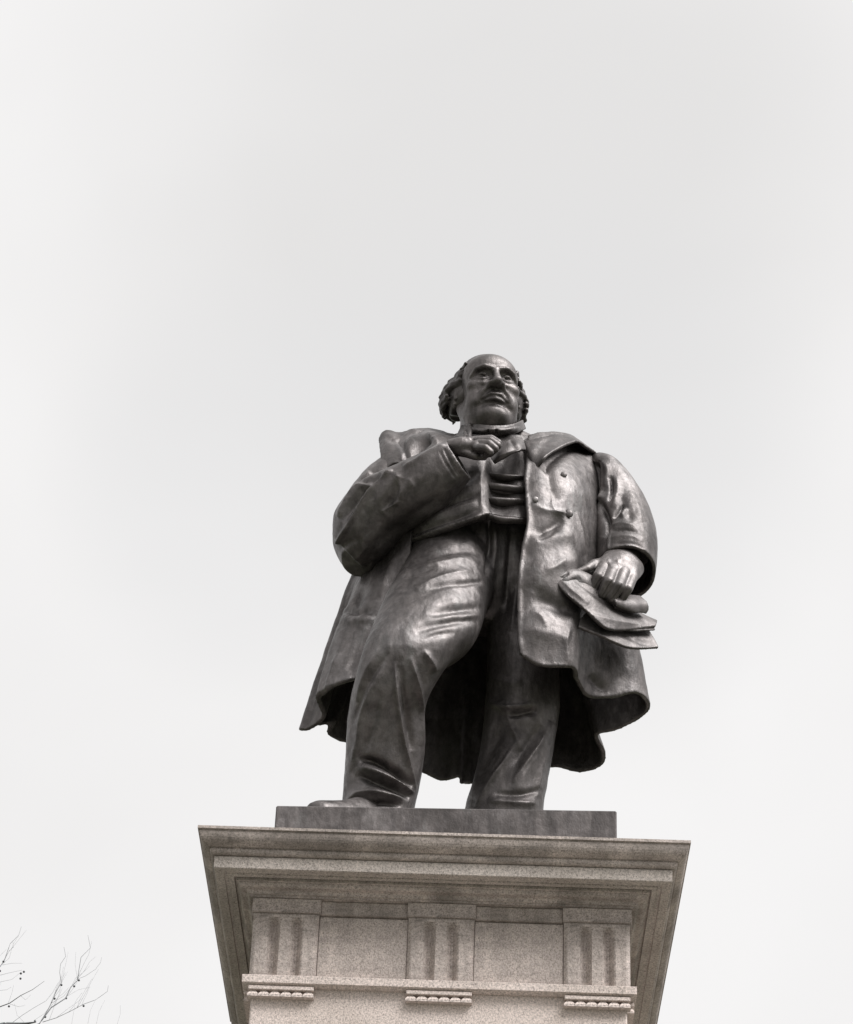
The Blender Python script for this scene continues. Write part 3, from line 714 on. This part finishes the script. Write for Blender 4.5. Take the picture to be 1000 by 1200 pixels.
# his left hand, closed over the folded papers
fl = [[un(708, 665, -.40), un(701, 676, -.47), un(695, 690, -.445), un(691, 697, -.39)],
      [un(719, 668, -.41), un(713, 682, -.485), un(706, 697, -.45), un(701, 704, -.39)],
      [un(731, 672, -.41), un(725, 687, -.48), un(717, 701, -.445), un(711, 707, -.39)],
      [un(741, 677, -.39), un(736, 690, -.45), un(728, 703, -.415), un(722, 708, -.37)]]
th = [un(706, 662, -.33), un(697, 662, -.39), un(688, 667, -.43), un(677, 671, -.445)]
lo, hi = box(sum(fl, [])+th+[un(735, 655, -.25)], .08); H = hand_field(lo, hi)
H.chain([un(738, 640, -.20), un(733, 655, -.28), un(728, 664, -.34)], [.075, .068, .066], .02)
H.chain([un(718, 656, -.32), un(708, 664, -.39)], [.052, .034], .03); H.chain([un(728, 660, -.33), un(720, 667, -.40)], [.054, .034], .03)
H.chain([un(736, 664, -.33), un(731, 671, -.40)], [.054, .033], .03); H.chain([un(744, 667, -.30), un(741, 676, -.38)], [.046, .030], .03)
for f_, r in zip(fl, (.026, .028, .027, .023)): H.chain(f_, [r*1.15, r*1.08, r*.92, r*.72], .007)
H.chain(th, [.036, .029, .023, .017], .014)
HL = smooth_verts(fix_normals(H.mesh()), 2)
HL = sculpt(HL, [([(707, 676), (700, 686), (695, 700)], 1.2, -.004), ([(718, 680), (710, 694), (703, 704)], 1.2, -.006), ([(730, 684), (722, 698), (714, 706)], 1.2, -.006), ([(712, 655), (716, 664)], 2, .005), ([(724, 655), (726, 668)], 2, .005)])

# ---- head and neck (modelled in life size, then scaled to the statue)
HC = un(572.0, 464.5, -.14); SH_ = S*1.10
hy, hp, hr = math.radians(12), math.radians(5), math.radians(-1.0)
RH = np.array(Matrix.Rotation(hy, 3, 'Z') @ Matrix.Rotation(hp, 3, 'X') @ Matrix.Rotation(hr, 3, 'Y'))
h = Field((-.115, -.15, -.215), (.115, .135, .145), .0024)
h.ell((0, .018, .036), (.0755, .094, .080), .02); h.ell((0, -.028, .044), (.067, .062, .060), .02)
h.ell((0, -.030, -.025), (.065, .060, .084), .02)
for s in (-1, 1):
    h.chain([(s*.060, .012, -.045), (s*.050, -.030, -.085), (s*.018, -.072, -.104)], [.018, .020, .020], .018)
    h.ell((s*.047, -.060, -.014), (.022, .020, .018), .014)
    h.ell((s*.043, -.052, -.060), (.024, .028, .034), .016)
h.ell((0, -.080, -.098), (.023, .018, .019), .012)
h.ell((0, -.030, -.100), (.056, .056, .032), .022); h.ell((0, -.020, -.125), (.060, .055, .032), .022)
h.ell((0, -.074, -.055), (.033, .026, .028), .014)
h.chain([(0, .022, -.07), (0, .035, -.21)], [.064, .068], .02)
for s in (-1, 1):
    h.chain([(s*.010, -.0930, .0325), (s*.029, -.0920, .0352), (s*.047, -.080, .0300), (s*.058, -.062, .015)], [.0062, .0074, .0068, .005], .010)
    h.sub(h.ell_d((s*.032, -.098, .008), (.0230, .0260, .0170)), .009)
    h.ell((s*.032, -.0665, .009), (.0135, .0130, .0120), .002)
    h.chain([(s*.017, -.079, .0100), (s*.026, -.0830, .0165), (s*.036, -.0820, .0170), (s*.048, -.071, .0090)], [.0030, .0040, .0040, .0032], .003)
    h.chain([(s*.017, -.080, .0065), (s*.031, -.0835, .0005), (s*.047, -.072, .0055)], [.0044, .0050, .0044], .005)
    h.chain([(s*.016, -.083, -.006), (s*.030, -.0835, -.0125), (s*.048, -.073, -.0075)], [.003, .004, .003], .008)
    h.chain([(s*.020, -.100, -.030), (s*.032, -.092, -.042), (s*.041, -.078, -.068)], [.002, .004, .0055], .014)
h.chain([(0, -.092, .026), (0, -.104, .004), (0, -.1185, -.018)], [.0080, .0085, .0105], .008)
h.ell((0, -.1175, -.022), (.0108, .0118, .0098), .006); h.ell((0, -.1060, -.0275), (.0075, .0130, .0070), .005)
for s in (-1, 1):
    h.ell((s*.0150, -.1020, -.0228), (.0080, .0120, .0078), .010)
h.chain([(-.029, -.088, -.0635), (-.012, -.1000, -.0525), (0, -.1015, -.0530), (.012, -.1000, -.0525), (.029, -.088, -.0635)], [.0035, .0055, .0052, .0055, .0035], .005)
h.chain([(-.021, -.0925, -.0675), (0, -.1000, -.0672), (.021, -.0925, -.0675)], [.0045, .0070, .0045], .005)
h.cut_chain([(-.032, -.0885, -.0685), (-.015, -.1035, -.0605), (0, -.1060, -.0590), (.015, -.1035, -.0605), (.032, -.0885, -.0685)], [.0035, .0022, .0022, .0022, .0025], .003)
h.cut_chain([(-.016, -.0985, -.080), (0, -.1030, -.080), (.016, -.0985, -.080)], [.004, .006, .004], .008)
for s in (-1, 1):                                            # ears
    h.ell((s*.0785, .018, .004), (.010, .021, .032), .006)
    h.chain([(s*.082, .006, -.018), (s*.085, .010, .018), (s*.087, .026, .034), (s*.087, .038, .018), (s*.084, .032, -.008), (s*.080, .016, -.028)], [.005, .0045, .005, .005, .0045, .0065], .003)
    h.sub(h.ell_d((s*.0895, .022, .006), (.006, .011, .018)), .004)
HEAD = smooth_verts(fix_normals(h.mesh()), 1)
HW = lambda V: (np.asarray(V)*np.array([1.05, 1.0, 1.0])*SH_)@RH.T+HC
HEAD = (HW(HEAD[0]), HEAD[1])
# hair: a thin cap combed over the crown and thick curls over the ears
q = Field((-.125, -.10, -.12), (.125, .145, .150), .0030)
rr = np.random.default_rng(3)
q.ell((0, .028, .042), (.0790, .092, .0905), .01)
q.sub(q.ell_d((0, -.105, .026), (.086, .074, .088)), .004)
for k in range(30):
    x = -.072+.144*k/29; zt = lambda y, x_: .042+.0905*math.sqrt(max(0.0, 1-((y-.028)/.092)**2-(x_/.079)**2))
    ys = [-.052+.55*abs(x), -.01+.3*abs(x), .04, .085]; q.chain([(x*(.97+.03*i), y_, zt(y_, x*(.97+.03*i))+.0005) for i, y_ in enumerate(ys)], [.0022, .0034, .0036, .0032], .0016)
def scalp(y, z):
    v = 1-((y-.018)/.096)**2-((z-.036)/.084)**2; m = .075*math.sqrt(v) if v > 0 else .0
    w = 1-((y-.052)/.062)**2-((z-.000)/.066)**2
    return max(m, .062, .064+.036*math.sqrt(w) if w > 0 else .0)
for s in (-1, 1):
    q.ell((s*.064, .050, .006), (.033 if s < 0 else .039, .060, .060), .010)
    for layer in (0, 1):
        for k in range(9):
            z0_ = .070-.0105*k+.005*layer; y0_ = -.030+.012*rr.random()+.012*layer
            if z0_ < .026: y0_ = (.014 if layer else .028)+.010*rr.random()
            if .030 <= z0_ < .045: y0_ = -.012
            ph = rr.random()*6.28; p = []; rad = []; n_ = 9; L_ = (.060+.035*rr.random())*(1 if z0_ > -.015 else .6)
            for i in range(n_):
                t_ = i/(n_-1); yy = y0_+L_*t_; zz = z0_-.020*t_*t_+.0050*math.sin(ph+t_*6.5)
                lift = (.002 if s < 0 else .006)+.003*layer+.0035*math.sin(ph*1.7+t_*8)+(.010*(t_-.7)/.3 if t_ > .7 and z0_ > -.01 else 0)*rr.random()
                p.append((s*(scalp(yy, zz)+lift), yy, zz)); rad.append(.0076*(.55+.45*math.sin(math.pi*min(1, t_*.85+.12))))
            q.chain(p, rad, .0013)
q.D = -smin(-q.D, q.Z+.040+.003*np.sin(q.Y*160)-.12*np.maximum(q.Y-.05, 0), .004)
HAIR = smooth_verts(fix_normals(q.mesh()), 1)
HAIR = (HW(HAIR[0]), HAIR[1])
core = loft([(552, 503, 605, 505, .0, .10), (510, 535, 655, 538, .0, .15), (490, 600, 640, 605, -.03, .2), (500, 660, 620, 660, .0, .15)], n=32)
B = join(HEAD, core, HR, HL)
BO = add('figure', B[0], B[1], BRONZE_FACE, STA)
add('hair', HAIR[0], HAIR[1], BRONZE_HAIR, STA)

# ---- collar, bow tie, shirt front
SCL = sheet([
    [(548, 492, -.04), (552, 495, -.17), (562, 499, -.25), (577, 501, -.275), (593, 500, -.25), (604, 496, -.17), (609, 493, -.04)],
    [(546, 503, -.02), (550, 506, -.17), (561, 510, -.26), (577, 512, -.285), (594, 511, -.26), (607, 507, -.17), (613, 504, -.02)]], .02, 10, 8)
SCL = remesh(SCL, .005, 2); add('shirt_collar', SCL[0], SCL[1], BRONZE, STA)
BT = loft([(551, 501, 551.5, 509, -.20, .012), (556, 500.5, 556, 510.5, -.25, .022), (566, 502, 566, 510, -.292, .022), (574, 503.5, 574, 508.5, -.31, .026), (580, 503, 580, 508.5, -.31, .026), (590, 501.5, 590, 509.5, -.292, .022), (602, 499, 602, 509, -.25, .022), (608, 499, 608, 506, -.18, .012)], per=6, n=28)
BT = remesh(BT, .005, 3); BT = sculpt(BT, [([(572, 502), (572, 510)], 1.3, -.012), ([(582, 502), (582, 510)], 1.3, -.012), ([(556, 503), (569, 506)], 1.6, .006), ([(585, 505), (602, 502)], 1.6, .006)])
add('bow_tie', BT[0], BT[1], BRONZE, STA)
LF = sheet([
    [(576, 538, -.41), (584, 526, -.40), (594, 518, -.37), (604, 514, -.32), (612, 514, -.28)],
    [(578, 541, -.44), (588, 531, -.47), (598, 524, -.46), (608, 520, -.40), (614, 520, -.34)],
    [(580, 544, -.43), (592, 537, -.47), (602, 531, -.46), (611, 528, -.42), (616, 528, -.37)]], .018, 12, 10, .01)
LF = remesh(LF, .005, 2); LF = sculpt(LF, [([(597, 515), (603, 521), (609, 527)], 2.5, -.016), ([(580, 541), (592, 532), (606, 527)], 2.5, .008)])
add('jacket_lapel', LF[0], LF[1], BRONZE, STA)
NK = sheet([
    [(550, 490, -.10), (553, 494, -.20), (553, 500, -.25)],
    [(543, 500, -.12), (548, 504, -.24), (553, 508, -.30)],
    [(536, 514, -.18), (544, 516, -.29), (552, 517, -.35)]], .022, 10, 10, .008)
NK = remesh(NK, .005, 1); NK = sculpt(NK, [([(547+rr.random()*5-2, 494+i*1.6), (546+rr.random()*6-3, 497+i*1.6)], 1.2, .008*(1 if i % 2 else -1)) for i in range(13)])
add('coat_collar', NK[0], NK[1], BRONZE, STA)

# ---- folded papers in his left hand
PA = sheet([
    [(668, 666, -.42), (684, 672, -.42), (704, 688, -.38), (728, 706, -.30), (752, 722, -.22), (769, 730, -.16)],
    [(658, 672, -.47), (676, 683, -.49), (700, 702, -.46), (726, 720, -.38), (750, 728, -.29), (769, 732, -.22)],
    [(649, 682, -.50), (664, 699, -.52), (685, 717, -.51), (709, 738, -.47), (738, 740, -.36), (768, 736, -.26)]], .016, 12, 12)
PB = sheet([
    [(690, 715, -.40), (712, 724, -.36), (735, 734, -.28), (760, 742, -.20)],
    [(680, 727, -.44), (704, 738, -.42), (734, 746, -.33), (765, 750, -.22)],
    [(677, 737, -.46), (702, 747, -.45), (736, 761, -.35), (771, 761, -.24)]], .016, 14, 12)
PC = sheet([
    [(712, 700, -.40), (730, 702, -.33), (748, 704, -.26)],
    [(716, 706, -.44), (735, 710, -.38), (755, 711, -.29)],
    [(720, 714, -.42), (738, 719, -.36), (752, 716, -.28)]], .03, 10, 10)
PD = sheet([
    [(700, 715, -.40), (730, 728, -.31), (764, 741, -.21)],
    [(706, 736, -.44), (735, 744, -.35), (767, 744, -.24)]], .010, 14, 10, -.02)
for pts_, vx in ((PA, .005), (PB, .005), (PD, .005), (PC, .005)):
    P_ = remesh(pts_, vx, 2)
    P_ = sculpt(P_, [([(655, 678), (670, 692), (690, 708)], 3, .008), ([(666, 672), (690, 690), (720, 712), (760, 729)], 4, -.008), ([(690, 720), (720, 728), (760, 734)], 5, .008), ([(720, 738), (745, 750), (768, 757)], 4, -.006)])
    add('folded_paper', P_[0], P_[1], BRONZE, STA)
RO = loft([(648, 681, 652, 686, -.50, .010), (655, 673, 663, 691, -.49, .035), (668, 668, 680, 694, -.46, .045), (684, 672, 694, 702, -.43, .045), (704, 684, 710, 712, -.38, .04), (722, 700, 726, 716, -.32, .03)], n=32)
RO = remesh(RO, .006, 2); RO = sculpt(RO, [([(653, 681), (660, 676), (667, 671)], 1.4, -.012), ([(662, 692), (672, 682), (680, 676)], 4, -.008)])
add('folded_paper', RO[0], RO[1], BRONZE, STA)

# ---- shoes
def shoe(heel, toe, w, name):
    heel = np.array(heel); toe = np.array(toe); d = toe-heel; l = np.linalg.norm(d); d /= l; s = np.array([-d[1], d[0], 0])
    st = [(0, .5, .16), (.08, .75, .20), (.25, .82, .20), (.45, .85, .17), (.62, 1, .12), (.8, .95, .085), (.93, .7, .065), (1, .3, .04)]
    V = []; F = []; n = 24
    for t, ww, hh in st:
        for j in range(n):
            a = 2*math.pi*j/n; V.append(heel+d*l*t+s*(w/2*ww*math.cos(a))+np.array([0, 0, max(-0.02, hh*.92*math.sin(a))+.02]))
    for i in range(len(st)-1):
        for j in range(n): F.append((i*n+j, i*n+(j+1) % n, (i+1)*n+(j+1) % n, (i+1)*n+j))
    F.append(tuple(range(n-1, -1, -1))); F.append(tuple((len(st)-1)*n+j for j in range(n)))
    r = remesh((np.array(V), F), .008, 4); return add(name, r[0], r[1], BRONZE, STA)
shoe((-.26, -.36, ZP), (-.61, -.665, ZP-.01), .19, 'shoe')
shoe((.33, .08, ZP), (.44, -.42, ZP), .20, 'shoe')
for o_ in (SRo, SLo): pass

# ------------------------------------------------------------------ bare tree on the left
bk, t, b = mat('bark'); v = coords(t, (1, 1, .3))
t.links.new(ramp(t, noise(t, v, 9, 6, .65), [(.3, (.075, .078, .082)), (.7, (.15, .152, .155))]), b.inputs['Base Color']); b.inputs['Roughness'].default_value = .9
bump(t, b, [(noise(t, v, 14, 6, .7), .6, .02)])
sb, t, b = mat('seed_ball'); b.inputs['Base Color'].default_value = (.07, .07, .075, 1); b.inputs['Roughness'].default_value = .9
def tube(path, rad, n=6):
    P = np.array(path, float); k = len(P); T = np.gradient(P, axis=0); V = []; F = []
    for i in range(k):
        t_ = Vector(T[i]).normalized(); a_ = t_.orthogonal().normalized(); b_ = t_.cross(a_)
        for j in range(n):
            g = 2*math.pi*j/n; V.append(P[i]+rad[i]*(math.cos(g)*np.array(a_)+math.sin(g)*np.array(b_)))
    for i in range(k-1):
        for j in range(n): F.append((i*n+j, i*n+(j+1) % n, (i+1)*n+(j+1) % n, (i+1)*n+j))
    F.append(tuple(range(n-1, -1, -1))); F.append(tuple((k-1)*n+j for j in range(n)))
    return np.array(V), F
TY = 7.0
base = un(-190, 1200, TY); base = np.array([base[0], TY, -OZ])
TREE = empty('bare_tree', (base[0], TY, 0), 'leafless tree with thin twigs and small dark seed balls left of the pedestal', 'tree')
fork = base+np.array([.15, 0, 5.2])
V, F = tube(catmull(np.array([base, base+[.05, .02, 1.8], base+[.0, -.05, 3.6], fork]), 5), np.linspace(.26, .15, 16), 12); add('trunk', V, F, bk, TREE)
tw = random.Random(5)
def bent(P, n):
    P = np.asarray(P, float); return np.array([P[i]+(P[i+1]-P[i])*j/n for i in range(len(P)-1) for j in range(n)]+[P[-1]])
twigs = []; balls = []
def px(p, Y): return un(p[0], p[1], Y)
def twig(pts, r0, r1, Y, dY=0.3):
    n = len(pts); P = bent(np.array([px(p, Y+dY*i/(n-1)) for i, p in enumerate(pts)]), 4); twigs.append(tube(P, np.linspace(r0*.30, r1*.6, len(P)), 5)); return P
limb_a = [(-190, 1330), (-60, 1260), (46, 1200), (60, 1181), (77, 1170), (83, 1157), (91, 1149), (92, 1140), (95, 1122), (106, 1111), (103, 1096)]
la_pts = [fork]+[px(p, TY+.1*i) for i, p in enumerate(limb_a[1:])]
P = bent(np.array(la_pts), 4); V, F = tube(P, np.concatenate([np.linspace(.085, .005, 9), np.linspace(.0048, .0010, len(P)-9)]), 7); add('branch', V, F, bk, TREE)
limb_b = [(-190, 1330), (-70, 1230), (-20, 1190), (0, 1180), (11, 1176), (24, 1167), (38, 1160), (52, 1150)]
P = bent(np.array([fork]+[px(p, TY-.15*i) for i, p in enumerate(limb_b[1:])]), 4); V, F = tube(P, np.concatenate([np.linspace(.075, .0047, 9), np.linspace(.0045, .001, len(P)-9)]), 7); add('branch', V, F, bk, TREE)
limb_c = [(-190, 1330), (-80, 1180), (-30, 1150), (0, 1133), (5, 1126), (12, 1106), (22, 1096), (25, 1086)]
P = bent(np.array([fork]+[px(p, TY+.25*i) for i, p in enumerate(limb_c[1:])]), 4); V, F = tube(P, np.concatenate([np.linspace(.07, .0042, 9), np.linspace(.004, .001, len(P)-9)]), 7); add('branch', V, F, bk, TREE)
limb_d = [(-190, 1330), (-90, 1235), (-20, 1206), (5, 1201.5), (18, 1201), (30, 1200), (42, 1198)]
P = bent(np.array([fork]+[px(p, TY-.6-.1*i) for i, p in enumerate(limb_d[1:])]), 4); V, F = tube(P, np.concatenate([np.linspace(.09, .022, 12), np.linspace(.022, .004, len(P)-12)]), 7); add('branch', V, F, bk, TREE)
Y = TY+.4
for pts_, r0, r1 in (
    ([(48, 1197), (57, 1182), (62, 1172), (66, 1161), (72, 1152), (70, 1140), (71, 1130), (77, 1121), (75, 1110)], .011, .002),
    ([(50, 1198), (66, 1193), (83, 1185), (98, 1177), (112, 1172), (126, 1162), (127, 1155)], .009, .002),
    ([(90, 1148), (100, 1144), (112, 1136), (118, 1128), (119, 1122)], .005, .0015),
    ([(14, 1199), (26, 1190), (40, 1181), (54, 1173), (62, 1163), (68, 1152)], .006, .0015),
    ([(0, 1143), (12, 1140), (26, 1137)], .005, .0015), ([(0, 1151), (14, 1148), (25, 1139)], .004, .0015), ([(0, 1161), (8, 1160), (13, 1157)], .004, .0015),
    ([(3, 1131), (14, 1129), (26, 1129)], .004, .0012), ([(10, 1115), (16, 1110), (15, 1104)], .003, .0012),
    ([(12, 1177), (22, 1180), (30, 1178)], .004, .0012), ([(24, 1167), (30, 1172), (36, 1166)], .003, .0012),
    ([(72, 1152), (77, 1130), (80, 1116)], .003, .001), ([(91, 1149), (88, 1130), (89, 1116)], .003, .001),
    ([(78, 1168), (92, 1160), (106, 1157)], .003, .001), ([(66, 1193), (80, 1182), (97, 1170)], .004, .0012),
    ([(84, 1200), (86, 1188), (88, 1178)], .003, .001), ([(103, 1200), (106, 1184), (111, 1174)], .003, .001), ([(113, 1200), (116, 1186), (123, 1172)], .003, .001), ([(137, 1202), (141, 1188), (141, 1178)], .003, .001), ([(30, 1200), (20, 1190), (17, 1176)], .003, .001), ([(40, 1196), (52, 1188), (60, 1178)], .004, .001)):
    Pp = twig(pts_, r0, r1, Y); Y += .03
for i in range(26):
    li = (limb_a[2:9], limb_b[1:7], limb_c[2:6], [(48, 1198), (66, 1193), (83, 1185), (98, 1177), (112, 1172)], [(57, 1182), (62, 1172), (66, 1161)])[i % 5]
    sg = tw.randrange(len(li)-1); f_ = tw.random(); a0 = tuple(li[sg][k]+(li[sg+1][k]-li[sg][k])*f_ for k in (0, 1)); Y = TY+(.45, -.4, .8, .5, .45)[i % 5]
    dx, dy = tw.uniform(4, 13), tw.uniform(-17, -7); q_ = [a0]
    for k in range(3): q_.append((q_[-1][0]+dx*tw.uniform(.4, 1.2), q_[-1][1]+dy*tw.uniform(.5, 1.1)))
    twig(q_, .0038, .0012, Y)
# the rest of the crown, out of frame
for i in range(9):
    a_ = 2*math.pi*i/9+.3
    if i in (0, 8): continue
    e = fork+np.array([math.cos(a_)*1.6, math.sin(a_)*1.6, 1.2+tw.random()]); e2 = e+np.array([math.cos(a_)*.9, math.sin(a_)*.9, .9])
    e[0] = min(e[0], fork[0]+.3); e2[0] = min(e2[0], fork[0]+.4)
    V, F = tube(catmull(np.array([fork, (fork+e)/2+[0, 0, .15], e, e2]), 5), np.linspace(.08, .006, 16), 6); add('branch', V, F, bk, TREE)
    for k in range(6):
        s0 = e+(e2-e)*tw.random(); d_ = np.array([tw.uniform(-.5, .2), tw.uniform(-.5, .5), tw.uniform(.1, .6)])
        twigs.append(tube(catmull(np.array([s0, s0+d_*.5+[0, 0, .05], s0+d_]), 4), np.linspace(.006, .0015, 9), 4))
V, F = join(*twigs); add('twigs', V, F, bk, TREE)['kind'] = 'stuff'
for bx_, by_ in ((72, 1154.5), (92.5, 1149), (87, 1156), (77.5, 1170), (98, 1179), (24.5, 1141), (28, 1139), (24, 1147), (10.5, 1179.5), (53, 1192), (41, 1197), (0, 1138), (4, 1127), (64, 1170.5)):
    V, F = ball(un(bx_, by_, TY+.45), .0092, 6, 8, flat_=1.0); add('seed_ball', V, F, sb, TREE)
